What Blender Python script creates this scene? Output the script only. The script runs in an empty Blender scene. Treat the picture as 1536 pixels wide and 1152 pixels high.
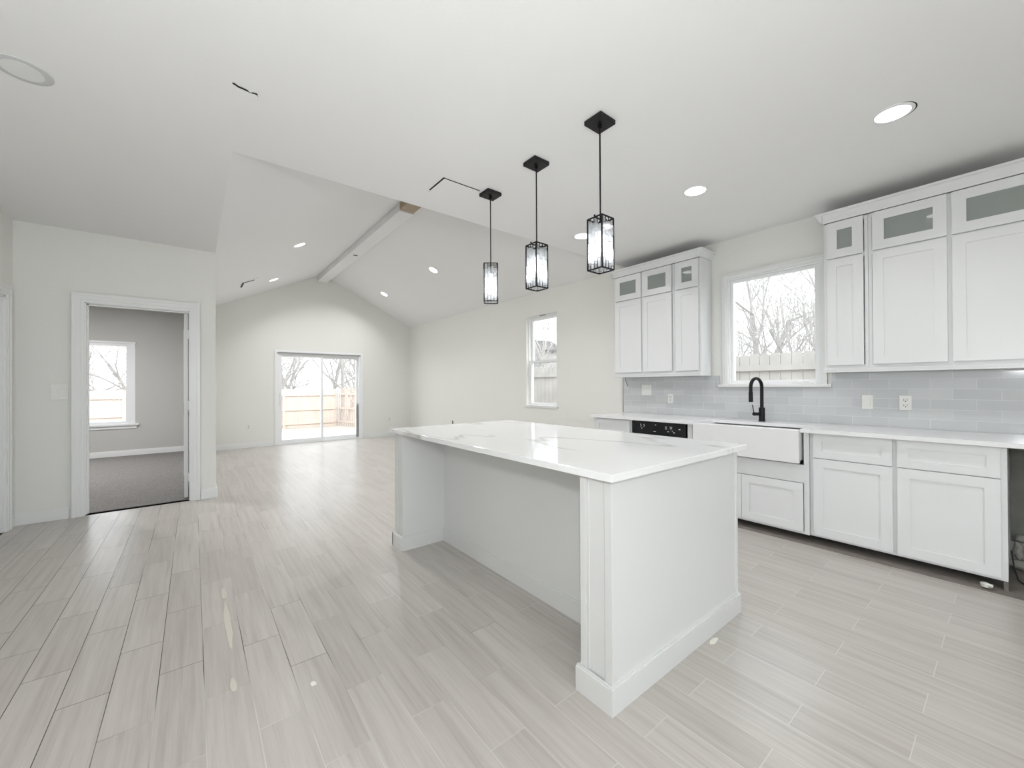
import bpy, bmesh, math, random
from mathutils import Vector, Matrix
R = math.radians
sc = bpy.context.scene
col = sc.collection

# ------------------------------------------------------------------ camera
cam_d = bpy.data.cameras.new('camera'); cam = bpy.data.objects.new('camera', cam_d); col.objects.link(cam)
FPX = 601.67
cam_d.sensor_fit = 'HORIZONTAL'; cam_d.sensor_width = 36.0; cam_d.lens = 36.0 * FPX / 1536.0
cam_d.clip_start = 0.02; cam_d.clip_end = 300
fw = Vector((0.62206338, 0.78295433, 0.00443419)); rt = Vector((0.78296553, -0.62204177, -0.00538733)); up = Vector((0.00145978, -0.00682308, 0.99997566))
mw = Matrix(((rt.x, up.x, -fw.x, 0), (rt.y, up.y, -fw.y, 0), (rt.z, up.z, -fw.z, 1.273), (0, 0, 0, 1)))
cam.matrix_world = mw
sc.camera = cam

# ------------------------------------------------------------------ world, sun, exposure
sc.view_settings.view_transform = 'Standard'; sc.view_settings.look = 'None'
sc.view_settings.gamma = 1.0; sc.view_settings.use_curve_mapping = False
sc.view_settings.exposure = 0.09
W = bpy.data.worlds.new('sky'); sc.world = W; W.use_nodes = True
bg = W.node_tree.nodes['Background']; bg.inputs['Color'].default_value = (0.925, 0.958, 1.0, 1); bg.inputs['Strength'].default_value = 3.9
sun_d = bpy.data.lights.new('sun', 'SUN'); sun = bpy.data.objects.new('sun', sun_d); col.objects.link(sun)
sun_d.energy = 2.2; sun_d.angle = R(0.6); sun_d.color = (1.0, 0.93, 0.84)
sun.rotation_euler = Vector((-0.25, 1.0, -0.95)).to_track_quat('-Z', 'Y').to_euler()
# the photographer's flash, held just over the camera
fl_d = bpy.data.lights.new('camera_flash', 'POINT'); fl = bpy.data.objects.new('camera_flash', fl_d); col.objects.link(fl)
fl.location = (-0.04, -0.05, 1.56); fl_d.energy = 48; fl_d.shadow_soft_size = 0.05; fl_d.color = (0.95, 0.97, 1.0)
# unseen fill spot, added to brighten the ceiling; aimed up to bounce
bf_d = bpy.data.lights.new('bounce_fill', 'SPOT'); bf = bpy.data.objects.new('bounce_fill', bf_d); col.objects.link(bf)
bf.location = (-0.45, -1.1, 1.30); bf_d.energy = 175.0; bf_d.spot_size = R(150); bf_d.spot_blend = 1.0; bf_d.shadow_soft_size = 0.15; bf_d.color = (0.95, 0.97, 1.0)
bf.rotation_euler = Vector((-0.15, 0.75, 1.0)).to_track_quat('-Z', 'Y').to_euler()
KITCH_W = 5.0      # power of one recessed light, kitchen
VAULT_W = 13.5      # power of one recessed light, vaulted ceiling
BED_W = 78.0        # power of the unseen lamp added to brighten the bedroom
PEND_W = 0.7        # power of one pendant bulb

# ------------------------------------------------------------------ dimensions
H = 2.839; XW = 4.534; YE = 10.055; YD = 5.793; XC = 0.205; XL = -1.312; YH = 3.227
XR = 2.37; HR = 3.884; YBACK = -3.2
SL = (HR - H) / (XR - XC)

# ------------------------------------------------------------------ materials
MATS = {}
def nt(name):
    m = bpy.data.materials.new(name); m.use_nodes = True
    t = m.node_tree; b = t.nodes['Principled BSDF']
    MATS[name] = m
    return m, t, b
def N(t, typ, **kw):
    n = t.nodes.new(typ)
    for k, v in kw.items():
        if k in n.inputs: n.inputs[k].default_value = v
        else: setattr(n, k, v)
    return n
def plain(name, c, rough=0.5, metal=0.0, bump=0.0, bscale=200.0, var=0.0, vscale=3.0, spec=0.5, coat=0.0):
    m, t, b = nt(name)
    b.inputs['Base Color'].default_value = (*c, 1); b.inputs['Roughness'].default_value = rough
    b.inputs['Metallic'].default_value = metal; b.inputs['Specular IOR Level'].default_value = spec
    if coat: b.inputs['Coat Weight'].default_value = coat; b.inputs['Coat Roughness'].default_value = 0.05
    tc = N(t, 'ShaderNodeTexCoord')
    nz = N(t, 'ShaderNodeTexNoise', Scale=vscale, Detail=4.0); t.links.new(tc.outputs['Object'], nz.inputs['Vector'])
    mx = N(t, 'ShaderNodeMix', data_type='RGBA', blend_type='MIX')
    v = max(var, 0.01)
    mx.inputs['A'].default_value = (*[x * (1 - v) for x in c], 1); mx.inputs['B'].default_value = (*[min(1, x * (1 + v)) for x in c], 1)
    t.links.new(nz.outputs['Fac'], mx.inputs['Factor']); t.links.new(mx.outputs['Result'], b.inputs['Base Color'])
    if bump:
        n2 = N(t, 'ShaderNodeTexNoise', Scale=bscale, Detail=2.0); t.links.new(tc.outputs['Object'], n2.inputs['Vector'])
        bp = N(t, 'ShaderNodeBump', Strength=bump, Distance=0.003); t.links.new(n2.outputs['Fac'], bp.inputs['Height'])
        t.links.new(bp.outputs['Normal'], b.inputs['Normal'])
    return m
M_wall = plain('wall_paint', (0.795, 0.797, 0.760), 0.6, bump=0.25, bscale=90)
M_ceil = plain('ceiling_paint', (0.85, 0.852, 0.845), 0.75, bump=0.15, bscale=70)
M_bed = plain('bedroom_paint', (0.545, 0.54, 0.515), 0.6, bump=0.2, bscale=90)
M_trim = plain('trim_paint', (0.81, 0.82, 0.81), 0.32)
M_cab = plain('cabinet_lacquer', (0.755, 0.765, 0.77), 0.3)
M_island = plain('island_paint', (0.70, 0.705, 0.697), 0.33)
M_vinyl = plain('window_vinyl', (0.86, 0.875, 0.88), 0.3)
M_sink = plain('sink_ceramic', (0.80, 0.80, 0.80), 0.12)
M_black = plain('black_metal', (0.006, 0.006, 0.007), 0.35, spec=.25)
M_gloss = plain('black_glass', (0.006, 0.006, 0.007), 0.08)
M_canopy = plain('canopy_metal', (0.012, 0.012, 0.013), 0.5, spec=.25)
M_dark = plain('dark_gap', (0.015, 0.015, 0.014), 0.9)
M_plate = plain('plate_plastic', (0.82, 0.82, 0.79), 0.3)
M_icon = plain('icon_print', (0.85, 0.85, 0.87), 0.4)
M_rawply = plain('bare_plywood', (0.42, 0.34, 0.25), 0.7, var=0.15, vscale=12)
M_concrete = plain('rough_plaster', (0.20, 0.20, 0.18), 0.95, bump=0.8, bscale=30, var=0.3, vscale=7)
M_slab = plain('dusty_slab', (0.19, 0.17, 0.15), 0.95, bump=0.6, bscale=50, var=0.35, vscale=9)
M_rubble = plain('rubble', (0.34, 0.33, 0.30), 0.95, bump=0.8, bscale=40, var=0.25, vscale=15)
M_splat = plain('dried_plaster', (0.80, 0.78, 0.70), 0.7)
M_tape = plain('tape_residue', (0.60, 0.575, 0.50), 0.5)
M_foil = plain('crumpled_foil', (0.75, 0.75, 0.70), 0.3, metal=0.7)
M_cord = plain('wire', (0.03, 0.03, 0.03), 0.5)
M_chrome = plain('metal_edge', (0.25, 0.25, 0.26), 0.35, metal=0.9)
M_fence = plain('fence_cedar', (0.52, 0.44, 0.39), 0.85, bump=0.3, bscale=60, var=0.18, vscale=2.2)
M_fence_old = plain('fence_weathered', (0.40, 0.385, 0.37), 0.9, bump=0.3, bscale=60, var=0.25, vscale=3)
M_bark = plain('bark', (0.36, 0.35, 0.34), 0.95, var=0.3, vscale=6)
M_ground = plain('dry_ground', (0.36, 0.335, 0.30), 0.95, bump=0.4, bscale=12, var=0.3, vscale=1.2)
M_siding = plain('grey_siding', (0.30, 0.30, 0.30), 0.8, var=0.1)
M_roof = plain('roof_shingle', (0.09, 0.088, 0.085), 0.9, var=0.2)

def glass_pane_mat(name, tint, gloss, frost=None, fk=0.86, translucent=False):
    m = bpy.data.materials.new(name); m.use_nodes = True; t = m.node_tree
    for n in list(t.nodes): t.nodes.remove(n)
    out = N(t, 'ShaderNodeOutputMaterial'); tr = N(t, 'ShaderNodeBsdfTransparent'); tr.inputs['Color'].default_value = (*tint, 1)
    gl = N(t, 'ShaderNodeBsdfGlossy', Roughness=0.01); lw = N(t, 'ShaderNodeLayerWeight', Blend=0.5); pw_ = N(t, 'ShaderNodeMath', operation='POWER'); pw_.inputs[1].default_value = 5.0
    fr = N(t, 'ShaderNodeMath', operation='MULTIPLY_ADD'); fr.inputs[1].default_value = 0.85; fr.inputs[2].default_value = gloss
    t.links.new(lw.outputs['Facing'], pw_.inputs[0]); t.links.new(pw_.outputs[0], fr.inputs[0])
    mx = N(t, 'ShaderNodeMixShader')
    t.links.new(fr.outputs[0], mx.inputs[0]); t.links.new(tr.outputs[0], mx.inputs[1]); t.links.new(gl.outputs[0], mx.inputs[2])
    if frost:
        df = N(t, 'ShaderNodeBsdfTranslucent' if translucent else 'ShaderNodeBsdfDiffuse'); df.inputs['Color'].default_value = (*frost, 1); m2 = N(t, 'ShaderNodeMixShader'); m2.inputs[0].default_value = fk
        t.links.new(tr.outputs[0], m2.inputs[1]); t.links.new(df.outputs[0], m2.inputs[2]); t.links.new(m2.outputs[0], mx.inputs[1])
    t.links.new(mx.outputs[0], out.inputs[0]); return m
M_glass = glass_pane_mat('window_glass', (0.97, 0.98, 0.98), 0.03)
M_cabglass = glass_pane_mat('cabinet_glass', (0.72, 0.75, 0.735), 0.06, frost=(0.33, 0.36, 0.345))
M_crystal = glass_pane_mat('crystal', (0.94, 0.95, 0.96), 0.05, frost=(0.80, 0.82, 0.84), fk=0.38, translucent=True)
def emis(name, c, s):
    m, t, b = nt(name); b.inputs['Base Color'].default_value = (*c, 1)
    b.inputs['Emission Color'].default_value = (*c, 1); b.inputs['Emission Strength'].default_value = s; return m
M_lens = emis('lit_lens', (1, 1, 1), 5.0)
M_bulb = emis('lit_bulb', (1, 0.99, 0.98), 5.0)
M_lens_off = plain('unlit_lens', (0.80, 0.81, 0.80), 0.4)
M_ring_off = plain('unlit_ring', (0.60, 0.615, 0.61), 0.5)

# wood-look floor tile
m, t, b = nt('wood_look_tile'); M_floor = m; L = t.links
tc = N(t, 'ShaderNodeTexCoord'); sp = N(t, 'ShaderNodeSeparateXYZ'); L.new(tc.outputs['Object'], sp.inputs[0])
ax = N(t, 'ShaderNodeMath', operation='SUBTRACT'); ax.inputs[1].default_value = 0.54 - 12.2; L.new(sp.outputs['Y'], ax.inputs[0])
ay = N(t, 'ShaderNodeMath', operation='SUBTRACT'); ay.inputs[1].default_value = 0.035 - 15.5; L.new(sp.outputs['X'], ay.inputs[0])
cb = N(t, 'ShaderNodeCombineXYZ'); L.new(ax.outputs[0], cb.inputs[0]); L.new(ay.outputs[0], cb.inputs[1])
br = N(t, 'ShaderNodeTexBrick', offset=0.5, offset_frequency=2, squash=1.0)
for k, v in (('Scale', 1.0), ('Mortar Size', 0.0016), ('Mortar Smooth', 0.1), ('Bias', 0.0), ('Brick Width', 0.61), ('Row Height', 0.155)): br.inputs[k].default_value = v
br.inputs['Color1'].default_value = (0, 0, 0, 1); br.inputs['Color2'].default_value = (1, 1, 1, 1); br.inputs['Mortar'].default_value = (0.5, 0.5, 0.5, 1)
L.new(cb.outputs[0], br.inputs['Vector'])
sep = N(t, 'ShaderNodeSeparateColor'); L.new(br.outputs['Color'], sep.inputs[0])
seed = N(t, 'ShaderNodeMath', operation='MULTIPLY'); seed.inputs[1].default_value = 60.0; L.new(sep.outputs[0], seed.inputs[0])
mp = N(t, 'ShaderNodeMapping'); mp.inputs['Scale'].default_value = (34.0, 1.3, 1.0); L.new(tc.outputs['Object'], mp.inputs['Vector'])
n1 = N(t, 'ShaderNodeTexNoise', noise_dimensions='4D', Scale=1.0, Detail=6.0, Roughness=0.62); L.new(mp.outputs[0], n1.inputs['Vector']); L.new(seed.outputs[0], n1.inputs['W'])
mp2 = N(t, 'ShaderNodeMapping'); mp2.inputs['Scale'].default_value = (150.0, 5.0, 1.0); L.new(tc.outputs['Object'], mp2.inputs['Vector'])
n2 = N(t, 'ShaderNodeTexNoise', Scale=1.0, Detail=3.0); L.new(mp2.outputs[0], n2.inputs['Vector'])
r1 = N(t, 'ShaderNodeValToRGB'); L.new(n1.outputs['Fac'], r1.inputs[0])
e = r1.color_ramp.elements; e[0].position = 0.28; e[0].color = (0.41, 0.38, 0.347, 1); e[1].position = 0.70; e[1].color = (0.56, 0.532, 0.50, 1)
e2 = r1.color_ramp.elements.new(0.5); e2.color = (0.505, 0.478, 0.444, 1)
mx = N(t, 'ShaderNodeMix', data_type='RGBA', blend_type='MULTIPLY'); mx.inputs['Factor'].default_value = 0.5
r2 = N(t, 'ShaderNodeValToRGB'); L.new(n2.outputs['Fac'], r2.inputs[0]); e = r2.color_ramp.elements; e[0].position = 0.3; e[0].color = (0.86, 0.85, 0.84, 1); e[1].position = 0.7; e[1].color = (1, 1, 1, 1)
L.new(r1.outputs[0], mx.inputs['A']); L.new(r2.outputs[0], mx.inputs['B'])
tone = N(t, 'ShaderNodeMix', data_type='RGBA', blend_type='MULTIPLY'); tone.inputs['Factor'].default_value = 1.0
r3 = N(t, 'ShaderNodeValToRGB'); L.new(sep.outputs[0], r3.inputs[0]); e = r3.color_ramp.elements; e[0].color = (0.93, 0.925, 0.92, 1); e[1].color = (1.03, 1.03, 1.03, 1)
L.new(mx.outputs['Result'], tone.inputs['A']); L.new(r3.outputs[0], tone.inputs['B'])
gn = N(t, 'ShaderNodeTexNoise', Scale=0.9, Detail=2.0); L.new(tc.outputs['Object'], gn.inputs['Vector'])
gr = N(t, 'ShaderNodeValToRGB'); gx = N(t, 'ShaderNodeMath', operation='MULTIPLY_ADD'); gx.inputs[1].default_value = 0.16; L.new(sp.outputs['X'], gx.inputs[0]); L.new(gn.outputs['Fac'], gx.inputs[2]); L.new(gx.outputs[0], gr.inputs[0]); e = gr.color_ramp.elements
e[0].position = 0.46; e[0].color = (0.06, 0.06, 0.055, 1); e[1].position = 0.60; e[1].color = (0.58, 0.57, 0.54, 1)
fm = N(t, 'ShaderNodeMix', data_type='RGBA'); L.new(br.outputs['Fac'], fm.inputs['Factor']); L.new(tone.outputs['Result'], fm.inputs['A']); L.new(gr.outputs[0], fm.inputs['B'])
L.new(fm.outputs['Result'], b.inputs['Base Color'])
rr = N(t, 'ShaderNodeMapRange'); rr.inputs['To Min'].default_value = 0.26; rr.inputs['To Max'].default_value = 0.31; L.new(n1.outputs['Fac'], rr.inputs[0]); L.new(rr.outputs[0], b.inputs['Roughness'])
iv = N(t, 'ShaderNodeMath', operation='SUBTRACT'); iv.inputs[0].default_value = 1.0; L.new(br.outputs['Fac'], iv.inputs[1])
bp = N(t, 'ShaderNodeBump', Strength=0.5, Distance=0.0015); L.new(iv.outputs[0], bp.inputs['Height']); L.new(bp.outputs[0], b.inputs['Normal'])

# glass subway tile
m, t, b = nt('subway_tile'); M_tile = m; L = t.links
tc = N(t, 'ShaderNodeTexCoord'); sp = N(t, 'ShaderNodeSeparateXYZ'); L.new(tc.outputs['Object'], sp.inputs[0])
ax = N(t, 'ShaderNodeMath', operation='SUBTRACT'); ax.inputs[1].default_value = -4.76; L.new(sp.outputs['Y'], ax.inputs[0])
ay = N(t, 'ShaderNodeMath', operation='SUBTRACT'); ay.inputs[1].default_value = -1.594; L.new(sp.outputs['Z'], ay.inputs[0])
cb = N(t, 'ShaderNodeCombineXYZ'); L.new(ax.outputs[0], cb.inputs[0]); L.new(ay.outputs[0], cb.inputs[1])
br = N(t, 'ShaderNodeTexBrick', offset=0.5, offset_frequency=2, squash=1.0)
for k, v in (('Scale', 1.0), ('Mortar Size', 0.0013), ('Mortar Smooth', 0.1), ('Bias', 0.0), ('Brick Width', 0.238), ('Row Height', 0.0797)): br.inputs[k].default_value = v
br.inputs['Color1'].default_value = (0.55, 0.565, 0.575, 1); br.inputs['Color2'].default_value = (0.615, 0.63, 0.635, 1); br.inputs['Mortar'].default_value = (0.78, 0.79, 0.79, 1)
L.new(cb.outputs[0], br.inputs['Vector']); L.new(br.outputs['Color'], b.inputs['Base Color'])
b.inputs['Roughness'].default_value = 0.09
iv = N(t, 'ShaderNodeMath', operation='SUBTRACT'); iv.inputs[0].default_value = 1.0; L.new(br.outputs['Fac'], iv.inputs[1])
bp = N(t, 'ShaderNodeBump', Strength=0.5, Distance=0.0012); L.new(iv.outputs[0], bp.inputs['Height']); L.new(bp.outputs[0], b.inputs['Normal'])

# veined quartz
def quartz(name, base, vein, scale, rot):
    m, t, b = nt(name); L = t.links
    tc = N(t, 'ShaderNodeTexCoord'); mp = N(t, 'ShaderNodeMapping'); mp.inputs['Rotation'].default_value = (0, 0, rot); mp.inputs['Scale'].default_value = (1.9, 0.42, 1.2)
    L.new(tc.outputs['Object'], mp.inputs['Vector'])
    n1 = N(t, 'ShaderNodeTexNoise', Scale=scale, Detail=2.5, Roughness=0.45, Distortion=0.25); L.new(mp.outputs[0], n1.inputs['Vector'])
    s = N(t, 'ShaderNodeMath', operation='SUBTRACT'); s.inputs[1].default_value = 0.5; L.new(n1.outputs['Fac'], s.inputs[0])
    a = N(t, 'ShaderNodeMath', operation='ABSOLUTE'); L.new(s.outputs[0], a.inputs[0])
    r = N(t, 'ShaderNodeValToRGB'); L.new(a.outputs[0], r.inputs[0]); e = r.color_ramp.elements
    e[0].position = 0.0; e[0].color = (*vein, 1); e[1].position = 0.016; e[1].color = (*base, 1)
    n3 = N(t, 'ShaderNodeTexNoise', Scale=1.3, Detail=2.0); L.new(tc.outputs['Object'], n3.inputs['Vector'])
    r3 = N(t, 'ShaderNodeValToRGB'); L.new(n3.outputs['Fac'], r3.inputs[0]); r3.color_ramp.elements[0].position = 0.42; r3.color_ramp.elements[1].position = 0.58
    mx = N(t, 'ShaderNodeMix', data_type='RGBA'); mx.inputs['A'].default_value = (*base, 1); L.new(r3.outputs[0], mx.inputs['Factor']); L.new(r.outputs[0], mx.inputs['B'])
    L.new(mx.outputs['Result'], b.inputs['Base Color']); b.inputs['Roughness'].default_value = 0.1
    return m
M_quartz = quartz('veined_quartz', (0.84, 0.845, 0.845), (0.52, 0.50, 0.46), 1.1, R(12))
M_quartz2 = quartz('plain_quartz', (0.82, 0.825, 0.825), (0.76, 0.76, 0.75), 0.9, R(5))

# carpet
m, t, b = nt('carpet'); M_carpet = m; L = t.links
tc = N(t, 'ShaderNodeTexCoord'); nz = N(t, 'ShaderNodeTexNoise', Scale=55.0, Detail=6.0, Roughness=0.8); L.new(tc.outputs['Object'], nz.inputs['Vector'])
r = N(t, 'ShaderNodeValToRGB'); L.new(nz.outputs['Fac'], r.inputs[0]); e = r.color_ramp.elements
e[0].position = 0.3; e[0].color = (0.13, 0.12, 0.115, 1); e[1].position = 0.7; e[1].color = (0.39, 0.372, 0.36, 1)
L.new(r.outputs[0], b.inputs['Base Color']); b.inputs['Roughness'].default_value = 1.0
wv = N(t, 'ShaderNodeTexNoise', Scale=5.0, Detail=3.0); L.new(tc.outputs['Object'], wv.inputs['Vector'])
ad = N(t, 'ShaderNodeMath', operation='ADD'); L.new(nz.outputs['Fac'], ad.inputs[0]); L.new(wv.outputs['Fac'], ad.inputs[1])
bp = N(t, 'ShaderNodeBump', Strength=1.0, Distance=0.012); L.new(ad.outputs[0], bp.inputs['Height']); L.new(bp.outputs[0], b.inputs['Normal'])

# ------------------------------------------------------------------ mesh helpers
WLOC = {}
class MB:
    def __init__(s): s.bm = bmesh.new()
    def box(s, x0, x1, y0, y1, z0, z1, bev=0.0):
        r = bmesh.ops.create_cube(s.bm, size=1.0); vs = r['verts']
        for v in vs:
            v.co = Vector(((x0 + x1) / 2 + v.co.x * (x1 - x0), (y0 + y1) / 2 + v.co.y * (y1 - y0), (z0 + z1) / 2 + v.co.z * (z1 - z0)))
        if bev:
            es = list({e for v in vs for e in v.link_edges})
            bmesh.ops.bevel(s.bm, geom=es, offset=bev, segments=2, affect='EDGES', profile=0.6)
        return s
    def hull(s, pa, pb):
        """solid between two matching outlines"""
        va = [s.bm.verts.new(p) for p in pa]; vb = [s.bm.verts.new(p) for p in pb]; n = len(pa)
        for i in range(n): s.bm.faces.new((va[i], va[(i + 1) % n], vb[(i + 1) % n], vb[i]))
        s.bm.faces.new(va[::-1]); s.bm.faces.new(vb)
        return s
    def tube(s, pts, rad, n=10, caps=True):
        pts = [Vector(p) for p in pts]; k = len(pts)
        rads = rad if isinstance(rad, (list, tuple)) else [rad] * k
        rings = []; ref = None
        for i, p in enumerate(pts):
            d = (pts[min(i + 1, k - 1)] - pts[max(i - 1, 0)]).normalized()
            if ref is None: ref = Vector((0, 0, 1)) if abs(d.z) < 0.9 else Vector((1, 0, 0))
            a = ref.cross(d)
            if a.length < 1e-4: a = Vector((0, 1, 0)).cross(d)
            a.normalize(); bb = d.cross(a); ref = bb.cross(d) * -1 if False else ref
            rings.append([s.bm.verts.new(p + a * math.cos(6.28318 * j / n) * rads[i] + bb * math.sin(6.28318 * j / n) * rads[i]) for j in range(n)])
        for i in range(k - 1):
            for j in range(n): s.bm.faces.new((rings[i][j], rings[i][(j + 1) % n], rings[i + 1][(j + 1) % n], rings[i + 1][j]))
        if caps: s.bm.faces.new(rings[0][::-1]); s.bm.faces.new(rings[-1])
        return s
    def lathe(s, prof, c, n=32, axis='Z'):
        rings = []
        for r_, h_ in prof:
            rg = []
            for j in range(n):
                a = 6.28318530718 * j / n; p = Vector((r_ * math.cos(a), r_ * math.sin(a), h_))
                if axis == 'X': p = Vector((p.z, p.x, p.y))
                if axis == 'Y': p = Vector((p.x, p.z, p.y))
                rg.append(s.bm.verts.new(p + Vector(c)))
            rings.append(rg)
        for i in range(len(rings) - 1):
            for j in range(n): s.bm.faces.new((rings[i][j], rings[i][(j + 1) % n], rings[i + 1][(j + 1) % n], rings[i + 1][j]))
        s.bm.faces.new(rings[0][::-1]); s.bm.faces.new(rings[-1]); return s
    def sphere(s, c, r, sx=1, sy=1, sz=1, sub=2, jit=0, seed=0):
        rr = bmesh.ops.create_icosphere(s.bm, subdivisions=sub, radius=r); rnd = random.Random(seed)
        for v in rr['verts']:
            k = 1 + rnd.uniform(-jit, jit); v.co = Vector((v.co.x * sx * k, v.co.y * sy * k, v.co.z * sz * k)) + Vector(c)
        return s
    def xf(s, mat): bmesh.ops.transform(s.bm, matrix=mat, verts=s.bm.verts); return s
    def build(s, name, mat, parent=None, loc=None, smooth=False):
        bmesh.ops.recalc_face_normals(s.bm, faces=s.bm.faces)
        if parent is not None: o0 = WLOC[parent.name]
        else: o0 = Vector(loc) if loc is not None else Vector((0, 0, 0))
        bmesh.ops.translate(s.bm, vec=-o0, verts=s.bm.verts)
        me = bpy.data.meshes.new(name); s.bm.to_mesh(me); s.bm.free()
        if smooth:
            for p in me.polygons: p.use_smooth = True
            try: me.set_sharp_from_angle(angle=R(40))
            except Exception: pass
        me.materials.append(mat)
        ob = bpy.data.objects.new(name, me); col.objects.link(ob)
        if parent is not None: ob.parent = parent
        else: ob.location = o0
        WLOC[ob.name] = o0
        return ob
def box(*a, **k): return MB().box(*a, **k)
def tag(o, label=None, cat=None, group=None, kind=None):
    for k, v in (('label', label), ('category', cat), ('group', group), ('kind', kind)):
        if v: o[k] = v
    return o
def thing(name, label, cat, loc, group=None):
    o = bpy.data.objects.new(name, None); col.objects.link(o); o.location = loc; o.empty_display_size = 0.1
    WLOC[o.name] = Vector(loc); return tag(o, label, cat, group)
def struct(name, loc=(0, 0, 0)):
    o = bpy.data.objects.new(name, None); col.objects.link(o); o.location = loc; WLOC[o.name] = Vector(loc); o['kind'] = 'structure'; return o
def S(o): o['kind'] = 'structure'; return o
def dup(o, parent=None):
    c = o.copy(); col.objects.link(c)
    if parent is not None: c.parent = parent
    for ch in [x for x in o.children]: dup(ch, c)
    return c
def wall(name, axis, k0, k1, u0, u1, z0, z1, holes, mat, extra=None):
    """slab between k0..k1 on one axis, running u0..u1 on the other, with rectangular openings (ua,ub,za,zb)"""
    m = MB(); us = sorted({u0, u1, *[h[0] for h in holes], *[h[1] for h in holes]}); zs = sorted({z0, z1, *[h[2] for h in holes], *[h[3] for h in holes]})
    for i in range(len(us) - 1):
        for j in range(len(zs) - 1):
            uc = (us[i] + us[i + 1]) / 2; zc = (zs[j] + zs[j + 1]) / 2
            if any(h[0] < uc < h[1] and h[2] < zc < h[3] for h in holes): continue
            if axis == 'X': m.box(k0, k1, us[i], us[i + 1], zs[j], zs[j + 1])
            else: m.box(us[i], us[i + 1], k0, k1, zs[j], zs[j + 1])
    if extra: extra(m)
    bmesh.ops.remove_doubles(m.bm, verts=m.bm.verts, dist=1e-5)
    # drop the interior faces shared by two neighbouring boxes
    seen = {}
    for f in list(m.bm.faces):
        key = tuple(sorted(v.index for v in f.verts)); seen.setdefault(tuple(sorted((round(v.co.x, 4), round(v.co.y, 4), round(v.co.z, 4)) for v in f.verts)), []).append(f)
    dead = [f for fs in seen.values() if len(fs) > 1 for f in fs]
    bmesh.ops.delete(m.bm, geom=dead, context='FACES_ONLY')
    return S(m.build(name, mat))

# ------------------------------------------------------------------ shell
KW = (1.13, 1.94, 1.275, 2.41)        # kitchen window opening (y0,y1,z0,z1)
LW = (4.56, 5.30, 0.925, 2.455)       # living window opening
SD = (1.44, 3.22, 0.0, 2.03)          # patio door opening (x0,x1,z0,z1)
DR = (-0.855, -0.022, 0.0, 2.14)      # bedroom doorway
BW = (-2.45, -0.86, 0.60, 2.10)       # bedroom window
BKW = (-1.1, 2.2, 0.25, 2.5)            # unseen window added behind the camera for more daylight
LD = (4.72, 5.585, 0.0, 2.10)         # door in the left wall

wall('floor', 'Y', YBACK, 5.865, XL - 0.12, XW, -0.12, 0.0, [], M_floor, extra=lambda m: m.box(XC, XW, 5.865, YE, -0.12, 0.0))
wall('wall_right', 'X', XW, XW + 0.16, YBACK - 0.15, YE + 0.15, -0.12, H + 0.1, [KW, LW], M_wall)
wall('wall_back', 'Y', YBACK - 0.15, YBACK, XL - 0.12, XW, -0.12, H + 0.1, [BKW], M_wall)
wall('wall_left', 'X', XL - 0.12, XL, YBACK, YD + 0.1, -0.12, H, [LD], M_wall)
wall('wall_doorway', 'Y', YD, YD + 0.12, XL, XC, -0.12, H, [DR], M_wall)
def gable(m):
    m.hull([(XC - 0.1, YE, H), (XW + .16, YE, H), (XR, YE, HR + .1)], [(XC - 0.1, YE + 0.15, H), (XW + .16, YE + 0.15, H), (XR, YE + 0.15, HR + .1)])
wall('wall_far', 'Y', YE, YE + 0.15, XC - 0.1, XW, -0.12, H, [SD], M_wall, extra=gable)
wall('wall_living_left', 'X', XC - 0.115, XC, YD + 0.12, YE, -0.12, H, [], M_wall)
c = MB(); c.box(XL - 0.12, XW, YBACK, YH, H, H + 0.1); c.box(XL - 0.12, XC, YH, YD + 0.12, H, H + 0.1)
S(c.build('ceiling', M_ceil))
g = MB(); g.hull([(XC, YH - 0.12, H + .02), (XW, YH - 0.12, H + .02), (XR, YH - 0.12, HR + .05)], [(XC, YH, H + .02), (XW, YH, H + .02), (XR, YH, HR + .05)])
S(g.build('ceiling_gable_header', M_ceil))
def slope(name, xa, xb):
    za, zb = (H, HR) if xa == XC or xa == XW else (HR, H)
    m = MB(); q = [(xa, YH - .12, H if xa != XR else HR), (xb, YH - .12, HR if xb == XR else H), (xb, YE + .1, HR if xb == XR else H), (xa, YE + .1, H if xa != XR else HR)]
    m.hull(q, [(x, y, z + 0.1) for x, y, z in q]); S(m.build(name, M_ceil))
slope('ceiling_slope_left', XC, XR); slope('ceiling_slope_right', XR, XW)
# bedroom
bx0 = -3.7
wall('floor_bedroom', 'Y', 5.865, 10.37, bx0, XC - 0.115, -0.12, 0.006, [], M_carpet)
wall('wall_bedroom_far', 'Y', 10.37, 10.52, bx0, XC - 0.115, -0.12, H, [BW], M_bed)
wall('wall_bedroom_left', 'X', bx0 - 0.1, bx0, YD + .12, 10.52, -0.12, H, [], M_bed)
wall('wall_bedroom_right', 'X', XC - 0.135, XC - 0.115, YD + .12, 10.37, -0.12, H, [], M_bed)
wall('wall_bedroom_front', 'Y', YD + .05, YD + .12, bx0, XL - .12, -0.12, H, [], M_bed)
S(box(bx0, XC - 0.1, YD + .12, 10.52, H - 0.09, H + 0.1).build('ceiling_bedroom', M_ceil))
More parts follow.
